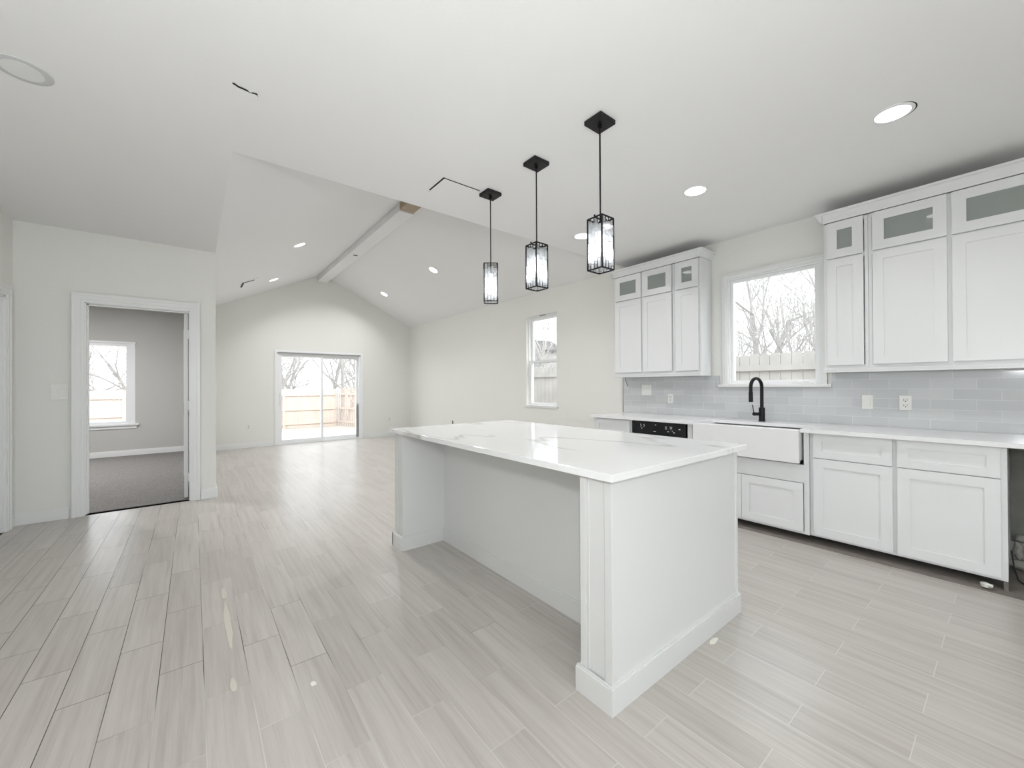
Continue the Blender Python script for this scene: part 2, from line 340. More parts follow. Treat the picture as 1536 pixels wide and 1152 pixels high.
# ridge beam with its unpainted end
bm_ = MB(); bm_.hull([(2.25, 5.33, 3.717), (2.465, 5.33, 3.717), (2.465, 5.33, HR), (2.25, 5.33, HR)], [(2.25, YE, 3.717), (2.465, YE, 3.717), (2.465, YE, HR), (2.25, YE, HR)])
rb = tag(bm_.build('ridge_beam', M_ceil, loc=(2.36, 7.6, 3.717)), 'white boxed ridge beam along the peak of the vaulted ceiling', 'beam')
e_ = MB(); e_.hull([(2.255, YH, 3.735), (2.46, YH, 3.735), (2.46, YH, HR), (2.255, YH, HR)], [(2.255, 5.33, 3.735), (2.46, 5.33, 3.735), (2.46, 5.33, HR), (2.255, 5.33, HR)])
x_ = e_.build('unpainted_end', M_rawply, rb); x_['label'] = 'bare brown unpainted beam end'
box(2.33, 2.40, 7.62, 7.66, 3.712, 3.7175).build('seam_crack', M_dark, rb)

# baseboards (stepped profile)
def baseboard(name, axis, k, out, u0, u1, h=0.11, mat=M_trim):
    m = MB()
    for t_, a, b_ in ((0.016, 0.0, h * .72), (0.012, h * .72, h * .88), (0.007, h * .88, h)):
        ka, kb = sorted((k, k + out * t_))
        if axis == 'X': m.box(ka, kb, u0, u1, a, b_)
        else: m.box(u0, u1, ka, kb, a, b_)
    return S(m.build(name, mat))
baseboard('baseboard_far', 'Y', YE, -1, XC, 1.375); baseboard('baseboard_far_corner', 'Y', YE, -1, 3.285, XW)
baseboard('baseboard_right', 'X', XW, -1, 3.25, YE)
baseboard('baseboard_left', 'X', XL, 1, 5.68, YD); baseboard('baseboard_left_rear', 'X', XL, 1, YBACK, 4.62)
baseboard('baseboard_doorway', 'Y', YD, -1, XL, -0.955); baseboard('baseboard_doorway_corner', 'Y', YD, -1, 0.068, XC + 0.016)
baseboard('baseboard_living_left', 'X', XC, 1, YD - .0, YE)
baseboard('baseboard_bedroom', 'Y', 10.37, -1, bx0, XC - 0.135); baseboard('baseboard_back', 'Y', YBACK, 1, XL, XW)

# casing helper: three profiled boards round an opening, on the face at k looking "out"
def casing(parent, axis, k, out, u0, u1, z1, w=0.09, name='casing', z0=0.0, sill=False):
    m = MB()
    for t_, a, b_ in ((0.012, 0.0, 1.0), (0.019, 0.30, 0.72), (0.026, 0.72, 1.0)):
        ka, kb = sorted((k, k + out * t_))
        for (ua, ub, za, zb) in ((u0 - w * b_, u0 - w * a, z0, z1 + w * b_), (u1 + w * a, u1 + w * b_, z0, z1 + w * b_), (u0 - w * a, u1 + w * a, z1 + w * a, z1 + w * b_)):
            if axis == 'X': m.box(ka, kb, ua, ub, za, zb)
            else: m.box(ua, ub, ka, kb, za, zb)
    return m.build(name, M_trim, parent)

# door_1 : bedroom doorway with its leaf swung into the bedroom
d1 = struct('door_1', (-0.44, YD, 0))
casing(d1, 'Y', YD, -1, DR[0] + .008, DR[1] - .008, DR[3] - .008)
casing(d1, 'Y', YD + .12, 1, DR[0] + .008, DR[1] - .008, DR[3] - .008, name='casing')
j = MB(); j.box(DR[0] - .001, DR[0] + 0.016, YD - .002, YD + .122, 0.006, DR[3]); j.box(DR[1] - 0.016, DR[1] + .001, YD - .002, YD + .122, 0.006, DR[3]); j.box(DR[0], DR[1], YD - .002, YD + .122, DR[3] - .016, DR[3] + .001)
j.box(DR[0] + .016, DR[0] + .028, YD + .04, YD + .07, 0.006, DR[3] - .016); j.box(DR[0] + .016, DR[1] - .016, YD + .04, YD + .07, DR[3] - .028, DR[3] - .016)
j.build('jamb', M_trim, d1)
leaf = MB(); leaf.box(-0.083, -0.048, YD + .128, YD + .94, 0.015, DR[3] - .02)
for za, zb in ((0.25, 0.95), (1.10, 1.95)):
    leaf.box(-0.088, -0.083, YD + .24, YD + .83, za, zb)
lf = leaf.build('door_leaf', M_trim, d1)
for zc in (0.25, 1.07, 1.88):
    h_ = MB(); h_.box(-0.05, -0.036, YD + .085, YD + .15, zc - .05, zc + .05); h_.tube([(-0.043, YD + .125, zc - .052), (-0.043, YD + .125, zc + .052)], 0.006); h_.build('hinge', M_trim, d1)
k_ = MB(); k_.lathe([(0.012, 0), (0.012, .04), (0.028, .05), (0.028, .07), (0.015, .08)], (-0.09, YD + .87, .93), 16, 'X'); k_.xf(Matrix.Translation((0, 0, 0)))
k_.build('door_knob', M_black, lf)
# door_2 : white door in the left wall
d2 = struct('door_2', (XL, 5.1, 0))
casing(d2, 'X', XL, 1, LD[0], LD[1], LD[3])
j = MB(); j.box(XL - .12, XL, LD[1] - .016, LD[1] + .001, 0.001, LD[3]); j.box(XL - .12, XL, LD[0] - .001, LD[0] + .016, 0.001, LD[3]); j.box(XL - .12, XL, LD[0], LD[1], LD[3] - .016, LD[3] + .001); j.build('jamb', M_trim, d2)
l2 = MB(); l2.box(XL - .10, XL - .065, LD[0] + .018, LD[1] - .018, 0.01, LD[3] - .018)
for za, zb in ((0.25, 0.95), (1.10, 1.95)): l2.box(XL - .065, XL - .06, LD[0] + .13, LD[1] - .13, za, zb)
l2.build('door_leaf', M_trim, d2)
# door_3 : sliding patio door
d3 = struct('door_3', (2.33, YE, 0))
fr = MB(); x0, x1, z0, z1 = SD
for (a, b_, c_, d_) in ((x0 - .05, x0, 0, z1 + .055), (x1, x1 + .055, 0, z1 + .055), (x0, x1, z1, z1 + .055)): fr.box(a, b_, YE - .016, YE, c_, d_)
for (a, b_, c_, d_) in ((x0, x0 + .035, 0.001, z1), (x1 - .035, x1, 0.001, z1), (x0 + .035, x1 - .035, z1 - .04, z1), (x0 + .035, x1 - .035, 0.001, .035)): fr.box(a, b_, YE - .005, YE + .13, c_, d_)
fr.build('frame', M_vinyl, d3)
box(x0 + .0, x1 - .0, YE - .03, YE - .012, z1 - .012, z1 + .012).build('head_track', M_siding, d3)
def panel(nm, a, b_, y, parent):
    m = MB(); w = .05
    for q in ((a, a + w, .035, z1 - .04), (b_ - w, b_, .035, z1 - .04), (a + w, b_ - w, .035, .035 + .07), (a + w, b_ - w, z1 - .04 - .055, z1 - .04)): m.box(q[0], q[1], y, y + .04, q[2], q[3], bev=.004)
    p = m.build(nm, M_vinyl, parent); box(a + w - .01, b_ - w + .01, y + .017, y + .023, .09, z1 - .09).build('pane', M_glass, p); return p
pa = panel('door_panel', x0 + .036, 2.375, YE + .02, d3); pb = panel('door_panel', 2.33, x1 - .036, YE + .066, d3)
hd = MB(); hd.tube([(x0 + .062, YE + .02, .93), (x0 + .062, YE - .02, .95), (x0 + .085, YE - .035, 1.03), (x0 + .062, YE - .02, 1.11), (x0 + .062, YE + .02, 1.13)], .008); hd.box(x0 + .045, x0 + .08, YE + .012, YE + .021, .9, 1.16)
hd.build('handle', M_vinyl, pa)
ws = MB(); ws.box(x1 - .085, x1 - .045, YE + .03, YE + .062, .04, .80); ws.hull([(x1 - .085, YE + .03, .8), (x1 - .045, YE + .03, .8), (x1 - .06, YE + .03, .86)], [(x1 - .085, YE + .062, .8), (x1 - .045, YE + .062, .8), (x1 - .06, YE + .062, .86)])
ws.build('weather_strip', M_siding, d3)

# window_1 : kitchen casement over the sink
w1 = struct('window_1', (XW, 1.53, 1.24)); y0, y1, z0, z1 = KW
m = MB()
for t_, a, b_ in ((0.012, 0.0, 1.0), (0.02, 0.65, 1.0)):
    w = .055
    m.box(XW - t_, XW, y0 - w * b_, y0 - w * a, z0 - .0, z1 + w * b_); m.box(XW - t_, XW, y1 + w * a, y1 + w * b_, z0, z1 + w * b_); m.box(XW - t_, XW, y0 - w * a, y1 + w * a, z1 + w * a, z1 + w * b_)
m.build('casing', M_trim, w1)
m = MB(); m.box(XW - .05, XW + .03, y0 - .09, y1 + .09, z0 - .028, z0, bev=.004); m.build('window_sill', M_trim, w1)
def frame_x(y0, y1, z0, z1, xa, xb, w, nm, parent, mat=M_vinyl, wb=None):
    m = MB(); wb = wb or w
    for q in ((y0, y0 + w, z0, z1), (y1 - w, y1, z0, z1), (y0 + w, y1 - w, z0, z0 + wb), (y0 + w, y1 - w, z1 - w, z1)): m.box(xa, xb, q[0], q[1], q[2], q[3])
    return m.build(nm, mat, parent)
frame_x(y0, y1, z0, z1, XW + .005, XW + .15, .014, 'window_frame', w1)
sh = frame_x(y0 + .015, y1 - .015, z0 + .015, z1 - .015, XW + .03, XW + .07, .028, 'sash', w1)
box(XW + .045, XW + .051, y0 + .04, y1 - .04, z0 + .04, z1 - .04).build('pane', M_glass, sh)
m = MB(); m.box(XW - .03, XW + .005, 1.19, 1.35, z0, z0 + .012, bev=.003); m.tube([(XW - .01, 1.30, z0 + .02), (XW - .035, 1.25, z0 + .025), (XW - .04, 1.20, z0 + .018)], .005); m.build('crank_handle', M_trim, w1)
m = MB(); m.box(XW + .0, XW + .016, y1 - .012, y1 + .004, 1.50, 1.62, bev=.003); m.build('latch', M_trim, w1)

# window_2 : double-hung window of the living room
w2 = struct('window_2', (XW, 4.93, .92)); y0, y1, z0, z1 = LW
frame_x(y0, y1, z0, z1, XW + .05, XW + .15, .02, 'window_frame', w2)
m = MB(); m.box(XW - .02, XW + .06, y0 - .0, y1 + .0, z0 - .0, z0 + .018, bev=.003); m.box(XW - .016, XW, y0 - .03, y1 + .05, z0 - .02, z0 + .016, bev=.003); m.build('window_sill', M_trim, w2)
zm = 1.675
su = frame_x(y0 + .02, y1 - .02, zm - .02, z1 - .02, XW + .10, XW + .135, .045, 'sash', w2)
box(XW + .115, XW + .12, y0 + .05, y1 - .05, zm, z1 - .05).build('pane', M_glass, su)
s2 = frame_x(y0 + .02, y1 - .02, z0 + .02, zm + .03, XW + .06, XW + .095, .04, 'sash', w2)
box(XW + .075, XW + .08, y0 + .05, y1 - .05, z0 + .05, zm).build('pane', M_glass, s2)
m = MB(); m.box(XW + .02, XW + .05, 4.86, 4.98, z1 - .012, z1 - .001); m.build('head_bracket', M_siding, w2)

# window_3 : bedroom ; window_added unseen, put in behind the camera for daylight
def window_y(nm, o4, y, out, inward):
    x0, x1, z0, z1 = o4; w3 = struct(nm, ((x0 + x1) / 2, y, z0))
    m = MB(); ya, yb = sorted((y + inward * .002, y + out * .15))
    w = .125 if nm == 'window_3' else .05
    for q in ((x0, x0 + w, z0, z1), (x1 - w, x1, z0, z1), (x0 + w, x1 - w, z0, z0 + .05), (x0 + w, x1 - w, z1 - .05, z1)): m.box(q[0], q[1], ya, yb, q[2], q[3])
    m.build('window_frame', M_vinyl, w3)
    yc = y + out * .08
    pn = box(x0 + w - .01, x1 - w + .01, yc - .003, yc + .003, z0 + .04, z1 - .04).build('pane', M_glass, w3)
    xm = (x0 + x1) / 2; box(xm - .025, xm + .025, yc - .02, yc + .02, z0 + .05, z1 - .05).build('mullion', M_vinyl, w3)
    ya, yb = sorted((y + inward * .05, y - inward * .01)); s_ = MB(); s_.box(x0 - .06, x1 + .05, ya, yb, z0 - .03, z0 + .002, bev=.006)
    ya, yb = sorted((y + inward * .018, y)); s_.box(x0 - .02, x1 + .02, ya, yb, z0 - .085, z0 - .03); s_.build('window_sill', M_trim, w3)
    ya, yb = sorted((y + inward * .02, y)); box(x0 - .0, x1 + .01, ya, yb, z1, z1 + .035).build('head_casing', M_trim, w3)
window_y('window_3', BW, 10.37, 1, -1); window_y('window_added', BKW, YBACK, -1, 1)

# ------------------------------------------------------------------ island
XI0, XI1, YI0, YI1 = 1.24, 2.463, 0.957, 3.16
isl = thing('kitchen_island', 'white panelled kitchen island with an open seating recess in the middle of the floor', 'kitchen island', (1.85, 2.06, 0))
bz = 0.902
def leg(ya, yb):
    m = MB(); m.box(1.276, 1.630, ya, yb, 0, bz)
    for (a, b_) in ((ya + .0005, ya + .030), (yb - .030, yb - .0005)): m.box(1.270, 1.277, a, b_, 0.1005, bz - .0005, bev=.001)
    m.box(1.273, 1.277, ya + .036, ya + .044, .1005, bz - .0005, bev=.001); m.box(1.273, 1.277, yb - .046, yb - .038, .1005, bz - .0005, bev=.001)
    return m.build('end_post', M_island, isl)
leg(0.986, 1.145); leg(2.968, 3.122)
m = MB(); m.box(1.648, 2.375, 0.986, 3.122, 0, bz); m.build('cabinet_body', M_island, isl)
m = MB(); m.box(1.630, 1.648, .986, 3.122, 0, bz); m.build('back_panel', M_island, isl)
m = MB(); m.box(2.372, 2.392, 0.980, 1.000, .1005, bz - .0005, bev=.0015); m.build('corner_trim', M_island, isl)
m = MB(); m.box(1.2685, 1.286, 0.9815, .9865, .1005, bz - .0005, bev=.001); m.build('corner_trim', M_island, isl)
def bb(m, x0, x1, y0, y1, ox=0, oy=0):
    """skirting block with a small bevelled top; (ox,oy) is its outward side"""
    m.box(x0, x1, y0, y1, 0, .100); e = .006
    m.box(x0 + (e if ox < 0 else 0), x1 - (e if ox > 0 else 0), y0 + (e if oy < 0 else 0), y1 - (e if oy > 0 else 0), .100, .107)
m = MB()
bb(m, 1.252, 2.402, .970, .986, oy=-1); bb(m, 1.252, 1.268, .986, 1.158, ox=-1); bb(m, 1.268, 1.615, 1.145, 1.159, oy=1)
bb(m, 1.615, 1.630, 1.145, 2.968, ox=-1); bb(m, 1.268, 1.615, 2.954, 2.968, oy=-1); bb(m, 1.252, 1.268, 2.954, 3.136, ox=-1)
bb(m, 1.252, 2.402, 3.122, 3.138, oy=1); bb(m, 2.386, 2.402, .986, 3.122, ox=1)
m.build('skirting', M_island, isl)
# kitchen side of the island: doors
for i in range(4):
    ya = 1.03 + i * .515
    m = MB(); m.box(2.375, 2.393, ya, ya + .50, .12, .88)
    for q in ((ya, ya + .06, .12, .88), (ya + .44, ya + .50, .12, .88), (ya + .06, ya + .44, .12, .18), (ya + .06, ya + .44, .82, .88)): m.box(2.393, 2.399, *q)
    m.build('door', M_island, isl)
ct = MB(); ct.box(XI0, XI1, YI0, YI1, .902, .932, bev=.0025)
ic = tag(ct.build('island_countertop', M_quartz, loc=(1.85, 2.06, .902)), 'white quartz slab with grey veins lying on the kitchen island', 'countertop')
for (x_, y_) in ((1.2385, 3.13), (1.2385, 2.37)): MB().sphere((x_, y_, .917), .006, sub=2).build('clear_bumper', M_plate, ic, smooth=True)

# ------------------------------------------------------------------ kitchen base run
XF = 3.86
def shaker(parent, nm, y0, y1, z0, z1, xf, w=.06, glass=False, mat=M_cab, th=.019, holes=None):
    """door whose front face is at x = xf, opening towards -X"""
    m = MB()
    for q in ((y0, y0 + w, z0, z1), (y1 - w, y1, z0, z1), (y0 + w, y1 - w, z0, z0 + w), (y0 + w, y1 - w, z1 - w, z1)): m.box(xf, xf + th, *q)
    if not glass: m.box(xf + .007, xf + th, y0 + w, y1 - w, z0 + w, z1 - w)
    bmesh.ops.remove_doubles(m.bm, verts=m.bm.verts, dist=1e-6)
    o = m.build(nm, mat, parent)
    if glass: box(xf + .010, xf + .013, y0 + w - .004, y1 - w + .004, z0 + w - .004, z1 - w + .004).build('glass_pane', M_cabglass, o)
    return o
def carcass(parent, y0, y1, z0, z1, xa, xb, stiles=(), rails=(), fw_=.03, open_front=True, zfloor=None):
    m = MB(); t_ = .016
    m.box(xa + .019, xb, y0, y0 + t_, z0, z1); m.box(xa + .019, xb, y1 - t_, y1, z0, z1)
    m.box(xb - .006, xb, y0 + t_, y1 - t_, z0, z1); m.box(xa + .019, xb - .006, y0 + t_, y1 - t_, z0, z0 + t_); m.box(xa + .019, xb - .006, y0 + t_, y1 - t_, z1 - t_, z1)
    for s_ in rails: m.box(xa + .019, xb - .006, y0 + t_, y1 - t_, s_ - .008, s_ + .008)
    # face frame
    m.box(xa, xa + .019, y0, y0 + fw_, z0, z1); m.box(xa, xa + .019, y1 - fw_, y1, z0, z1)
    m.box(xa, xa + .019, y0 + fw_, y1 - fw_, z0, z0 + .03); m.box(xa, xa + .019, y0 + fw_, y1 - fw_, z1 - .03, z1)
    for s_ in stiles: m.box(xa, xa + .019, s_ - .02, s_ + .02, z0 + .03, z1 - .03)
    cuts = [y0 + fw_] + [v for s_ in stiles for v in (s_ - .02, s_ + .02)] + [y1 - fw_]
    for s_ in rails:
        for i_ in range(0, len(cuts), 2): m.box(xa, xa + .019, cuts[i_], cuts[i_ + 1], s_ - .02, s_ + .02)
    return m.build('carcass', M_cab, parent)
GAP = .002
bc = thing('base_cabinet', 'white two-door base cabinet with two drawers, right of the sink', 'cabinet', (4.2, .54, .06))
carcass(bc, .040, 1.038, .062, .882, XF + .0205, 4.50, stiles=(.539,), rails=(.687,))
for y0, y1 in ((.066, .527), (.551, 1.013)):
    shaker(bc, 'drawer', y0, y1, .690, .879, XF, .055); shaker(bc, 'door', y0, y1, .080, .684, XF, .065)
box(3.885, 3.96, .040, .058, 0.0, .062).build('side_leg', M_slab, bc)
sb = thing('sink_base_cabinet', 'white low two-door cabinet under the farmhouse sink', 'cabinet', (4.2, 1.54, .06))
m = MB(); t_ = .016; xa = XF + .0205
m.box(xa, 4.50, 1.040, 1.056, .062, .882); m.box(xa, 4.50, 2.030, 2.046, .062, .882); m.box(4.494, 4.50, 1.056, 2.03, .062, .882); m.box(xa, 4.494, 1.056, 2.03, .062, .078)
m.box(XF + .0015, xa, 1.040, 1.075, .062, .882); m.box(XF + .0015, xa, 2.0, 2.046, .062, .882); m.box(XF + .0015, xa, 1.075, 2.0, .475, .620); m.box(XF + .0015, xa, 1.075, 2.0, .062, .082)
m.build('carcass', M_cab, sb)
shaker(sb, 'door', 1.079, 1.540, .083, .472, XF - .018, .065); shaker(sb, 'door', 1.544, 1.998, .083, .472, XF - .018, .065)
lc = thing('base_cabinet', 'white narrow base cabinet with one drawer at the far end of the run', 'cabinet', (4.2, 2.96, .06))
carcass(lc, 2.710, 3.255, .062, .882, XF + .0205, 4.50, rails=(.687,))
shaker(lc, 'drawer', 2.728, 3.215, .690, .876, XF, .055); shaker(lc, 'door', 2.728, 3.215, .080, .684, XF, .065)
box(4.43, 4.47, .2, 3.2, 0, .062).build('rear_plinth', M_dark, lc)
# farmhouse sink
sk = thing('farmhouse_sink', 'white ceramic apron-front farmhouse sink under the kitchen window', 'sink', (4.0, 1.53, .635))
m = MB(); zt = .8835
m.box(3.80, 3.835, 1.092, 1.965, .634, .905, bev=.006); m.build('apron', M_sink, sk)
m = MB(); m.box(3.835, 4.24, 1.092, 1.115, .66, zt); m.box(3.835, 4.24, 1.942, 1.965, .66, zt); m.box(4.217, 4.24, 1.115, 1.942, .66, zt - .0105); m.box(3.835, 4.217, 1.115, 1.942, .64, .66)
bo = m.build('basin', M_sink, sk); MB().lathe([(.045, 0), (.045, .004), (.03, .004)], (4.03, 1.53, .66), 20).build('drain', M_chrome, bo)
# dishwasher
dw = thing('dishwasher', 'black built-in dishwasher with icon control strip left of the sink', 'dishwasher', (4.15, 2.38, .06))
box(3.905, 4.48, 2.075, 2.690, .07, .868).build('tub', M_dark, dw)
dwd = box(3.868, 3.905, 2.068, 2.698, .075, .735, bev=.003).build('door', M_gloss, dw)
cp = box(3.866, 3.905, 2.068, 2.698, .738, .876, bev=.003).build('control_panel', M_gloss, dw)
box(3.862, 3.868, 2.27, 2.50, .742, .757, bev=.002).build('pocket_handle', M_black, dw)
ic_ = MB(); xx = 3.8652
def ico(y, z, w, h): ic_.box(xx, xx + .002, y - w / 2, y + w / 2, z - h / 2, z + h / 2)
# left: two little stacked pairs and a dot; centre dot and dash; right: two double-row icons, three small lights, one dash (as in the photo)
for (yc) in (2.585, 2.545): ico(yc, .842, .009, .006); ico(yc - .004, .829, .009, .006); ico(yc, .818, .006, .005)
ico(2.572, .800, .010, .007); ico(2.405, .846, .016, .006); ico(2.415, .775, .03, .003)
for dz in (.012, 0, -.012): ico(2.283, .823 + dz, .018, .004)
for dy, dz in ((-.010, .012), (0, .012), (.010, .012), (-.006, 0), (.006, 0), (0, -.012)): ico(2.228 + dy, .823 + dz, .007, .006)
ico(2.26, .786, .016, .005); ico(2.213, .796, .008, .008); ico(2.195, .780, .014, .009); ico(2.135, .818, .016, .009)
xi = ic_.build('control_icons', M_icon, cp); xi['kind'] = 'stuff'
# worktop with the sink cut-out
wt = MB(); x0c, x1c = 3.826, 4.520; y0c, y1c = -.62, 3.285; z0c, z1c = .884, .914
wt.box(x0c, x1c, y0c, 1.088, z0c, z1c); wt.box(x0c, x1c, 1.962, y1c, z0c, z1c); wt.box(4.205, x1c, 1.088, 1.962, z0c, z1c)
wk = tag(wt.build('kitchen_worktop', M_quartz2, loc=(4.2, 1.3, .884)), 'long pale polished worktop along the window wall around the sink', 'countertop')
box(3.86, 4.50, -.60, -.575, 0, .884).build('support_panel', M_cab, wk)
# backsplash
bs = MB(); XT = XW - .011
bs.box(XT, XW - .001, -.70, 1.04, .9145, 1.372); bs.box(XT, XW - .001, 1.04, 2.03, .9145, 1.246); bs.box(XT, XW - .001, 2.03, 3.288, .9145, 1.372)
tb = tag(bs.build('tile_backsplash', M_tile, loc=(XW - .006, .543, .911)), 'glossy grey glass subway tile backsplash with white joints above the worktop', 'backsplash')
x_ = box(XT - .002, XW, 3.288, 3.297, .9145, 1.372).build('edge_trim', M_chrome, tb); x_['label'] = 'dark metal edge strip'
# gap for a missing appliance
up_ = tag(box(XW - .02, XW, -.57, .035, .16, .884).build('unfinished_wall_patch', M_concrete, loc=(XW - .01, -.27, .16)), 'rough dark grey unpainted plaster behind the empty appliance gap', 'wall patch')
rnd = random.Random(5); k = 0
labs = ['broken grey masonry lump low in the appliance gap, biggest and rightmost in view', 'upright broken masonry lump beside the cabinet side in the appliance gap', 'small masonry lump perched on top of the pile in the gap', 'flat masonry lump at the foot of the pile in the gap']
for (x_, y_, z_, sx, sy, sz) in ((4.44, -.09, .125, .05, .075, .06), (4.45, .00, .12, .045, .03, .06), (4.45, -.015, .205, .035, .03, .024), (4.42, -.04, .033, .06, .10, .032)):
    mm = MB(); mm.sphere((x_, y_, z_), 1, sx, sy, sz, sub=2, jit=.16, seed=k); tag(mm.build('rubble_chunk', M_rubble, loc=(x_, y_, z_)), labs[k], 'rubble', 'masonry rubble in the appliance gap'); k += 1
for i in range(3):
    y_ = -.20 - .11 * i; mm = MB(); mm.sphere((4.42, y_, .05), 1, .06, .05, .05, sub=2, jit=.18, seed=20 + i)
    tag(mm.build('rubble_chunk', M_rubble, loc=(4.42, y_, .05)), 'grey masonry lump deep in the appliance gap', 'rubble', 'masonry rubble in the appliance gap')
tag(MB().tube([(4.40, .03, .12), (4.25, .02, .05), (4.12, -.0, .012), (4.02, -.05, .006), (3.98, -.12, .006), (4.0, -.25, .006)], .004, 6).build('loose_wire', M_cord, loc=(4.1, 0, 0), smooth=True), 'thin black loose wire on the floor of the appliance gap', 'wire')
# dusty slab edge under the cabinets
sl = MB(); rnd = random.Random(2)
pts = []; y_ = -.65
while y_ < 3.25: pts.append((3.80 + rnd.uniform(-.006, .006), y_)); y_ += .11
for i in range(len(pts) - 1):
    (xa, ya), (xb, yb) = pts[i], pts[i + 1]
    sl.hull([(xa, ya, 0.0), (xb, yb, 0.0), (4.53, yb, 0.0), (4.53, ya, 0.0)], [(xa, ya, .004), (xb, yb, .004), (4.53, yb, .004), (4.53, ya, .004)])
tag(sl.build('bare_floor_strip', M_slab, loc=(4.1, 1.3, 0)), 'dusty bare slab strip under the cabinets where the toe kick is missing', 'floor')
tag(MB().sphere((3.835, .125, .026), 1, .024, .029, .018, sub=2, jit=.24, seed=9).build('crumpled_foil', M_foil, loc=(3.835, .125, .006)), 'crumpled silvery scrap on the floor under the right base cabinet', 'debris')
# faucet
fa = thing('kitchen_faucet', 'matt black gooseneck faucet standing behind the farmhouse sink', 'faucet', (4.334, 1.546, .914))
fx, fy = 4.334, 1.546
MB().lathe([(.029, .914), (.029, .922), (.0265, .926), (.0265, 1.045), (.020, 1.05)], (fx, fy, 0), 24).build('faucet_body', M_black, fa, smooth=True)
an = R(12); dx, dy = -math.cos(an), math.sin(an); rr_ = .085; zc = 1.247
P = [(fx, fy, 1.04), (fx, fy, 1.14), (fx, fy, zc)]
for i in range(1, 13):
    a = math.pi * i / 12; P.append((fx + dx * rr_ * (1 - math.cos(a)), fy + dy * rr_ * (1 - math.cos(a)), zc + rr_ * math.sin(a)))
P.append((fx + dx * 2 * rr_, fy + dy * 2 * rr_, 1.19))
MB().tube(P, .0155, 14).build('gooseneck', M_black, fa, smooth=True)
ex, ey = fx + dx * 2 * rr_, fy + dy * 2 * rr_
MB().lathe([(.0145, 1.105), (.0185, 1.107), (.0185, 1.20), (.0155, 1.205)], (ex, ey, 0), 18).build('spray_head', M_black, fa, smooth=True)
m = MB(); m.tube([(fx - .02, fy + .015, .985), (fx - .03, fy + .052, .985)], .016, 12); m.sphere((fx - .032, fy + .056, .985), .019, sub=3); hb = m.build('valve_knob', M_black, fa, smooth=True)
MB().tube([(fx - .034, fy + .058, .99), (fx - .040, fy + .070, 1.075)], .0045, 8).build('lever', M_black, hb)

# ------------------------------------------------------------------ upper cabinets
XU = 4.271; XU2 = 4.522; ZB = 1.405; ZT = 2.652
def upper(y0, y1, doors, label, stiles=()):
    o = thing('upper_cabinet', label, 'cabinet', (4.4, (y0 + y1) / 2, ZB))
    carcass(o, y0, y1, ZB, ZT, XU + .0205, XU2, stiles=stiles, rails=(2.338,), fw_=.022)
    for a, b_ in doors:
        shaker(o, 'door', a, b_, 1.432, 2.332, XU, .066); g = shaker(o, 'glazed_door', a, b_, 2.345, 2.648, XU, .07, glass=True)
    return o
upper(2.421, 3.246, ((2.446, 2.822), (2.845, 3.222)), 'white two-door upper cabinet with glazed top doors, left end of the left bank', stiles=(2.833,))
upper(2.113, 2.419, ((2.136, 2.396),), 'narrow white upper cabinet with a dark glazed top door, left of the kitchen window')
upper(.745, 1.036, ((.772, 1.012),), 'narrow white upper cabinet with a square glass light, right of the kitchen window')
upper(-.150, .743, ((-.125, .284), (.308, .716)), 'wide white two-door upper cabinet at the right edge, two long glass lights', stiles=(.296,))
def crown(y0, y1, lab, ends):
    m = MB(); zb, zt = 2.6535, 2.736
    prof = [(XU + .003, zb), (XU - .006, zb), (XU - .012, zb + .012), (XU - .040, zt - .022), (XU - .053, zt - .016), (XU - .053, zt), (XU + .003, zt)]
    oy = .046 if ends[0] else 0; ow = .046 if ends[1] else 0
    m.hull([(x_, y0 - (oy * (XU - x_) / .053 if ends[0] else 0), z_) for x_, z_ in prof], [(x_, y1 + (ow * (XU - x_) / .053 if ends[1] else 0), z_) for x_, z_ in prof])
    # returns to the wall
    for flag, yy, sg in ((ends[0], y0, -1), (ends[1], y1, 1)):
        if not flag: continue
        pr = [(yy - sg * .003, zb), (yy + sg * .006, zb), (yy + sg * .012, zb + .012), (yy + sg * .036, zt - .022), (yy + sg * .046, zt - .016), (yy + sg * .046, zt), (yy - sg * .003, zt)]
        m.hull([(XU - .05, y_, z_) for y_, z_ in pr], [(XW - .001, y_, z_) for y_, z_ in pr])
    m.box(XU, XW - .001, y0, y1, 2.70, 2.712)
    return tag(m.build('crown_molding', M_cab, loc=(XU, (y0 + y1) / 2, zb)), lab, 'molding')
crown(2.113, 3.246, 'white crown molding on top of the left bank of upper cabinets', (True, True))
crown(-.150, 1.036, 'white crown molding on top of the right bank of upper cabinets', (False, True))
def light_rail(y0, y1, lab):
    m = MB(); m.box(XU - .004, XU + .03, y0 - .004, y1 + .004, ZB - .034, ZB - .0005, bev=.004); m.box(XU + .03, XU2, y1 - .014, y1 + .004, ZB - .034, ZB - .0005); m.box(XU + .03, XU2, y0 - .004, y0 + .014, ZB - .034, ZB - .0005)
    m.box(XU - .010, XU - .004, y0 - .004, y1 + .004, ZB - .012, ZB - .002)
    return tag(m.build('light_rail', M_cab, loc=(XU, (y0 + y1) / 2, ZB - .03)), lab, 'molding')
light_rail(2.113, 3.246, 'white rail moulding along the bottom of the left upper cabinets')
light_rail(-.150, 1.036, 'white rail moulding along the bottom of the right upper cabinets')
tag(MB().tube([(4.40, 3.16, 1.405), (4.40, 3.165, 1.34), (4.405, 3.15, 1.30), (4.40, 3.13, 1.262)], .004, 6).build('hanging_wire', M_cord, loc=(4.40, 3.15, 1.40), smooth=True), 'short dark wire hanging under the left upper cabinets', 'wire')

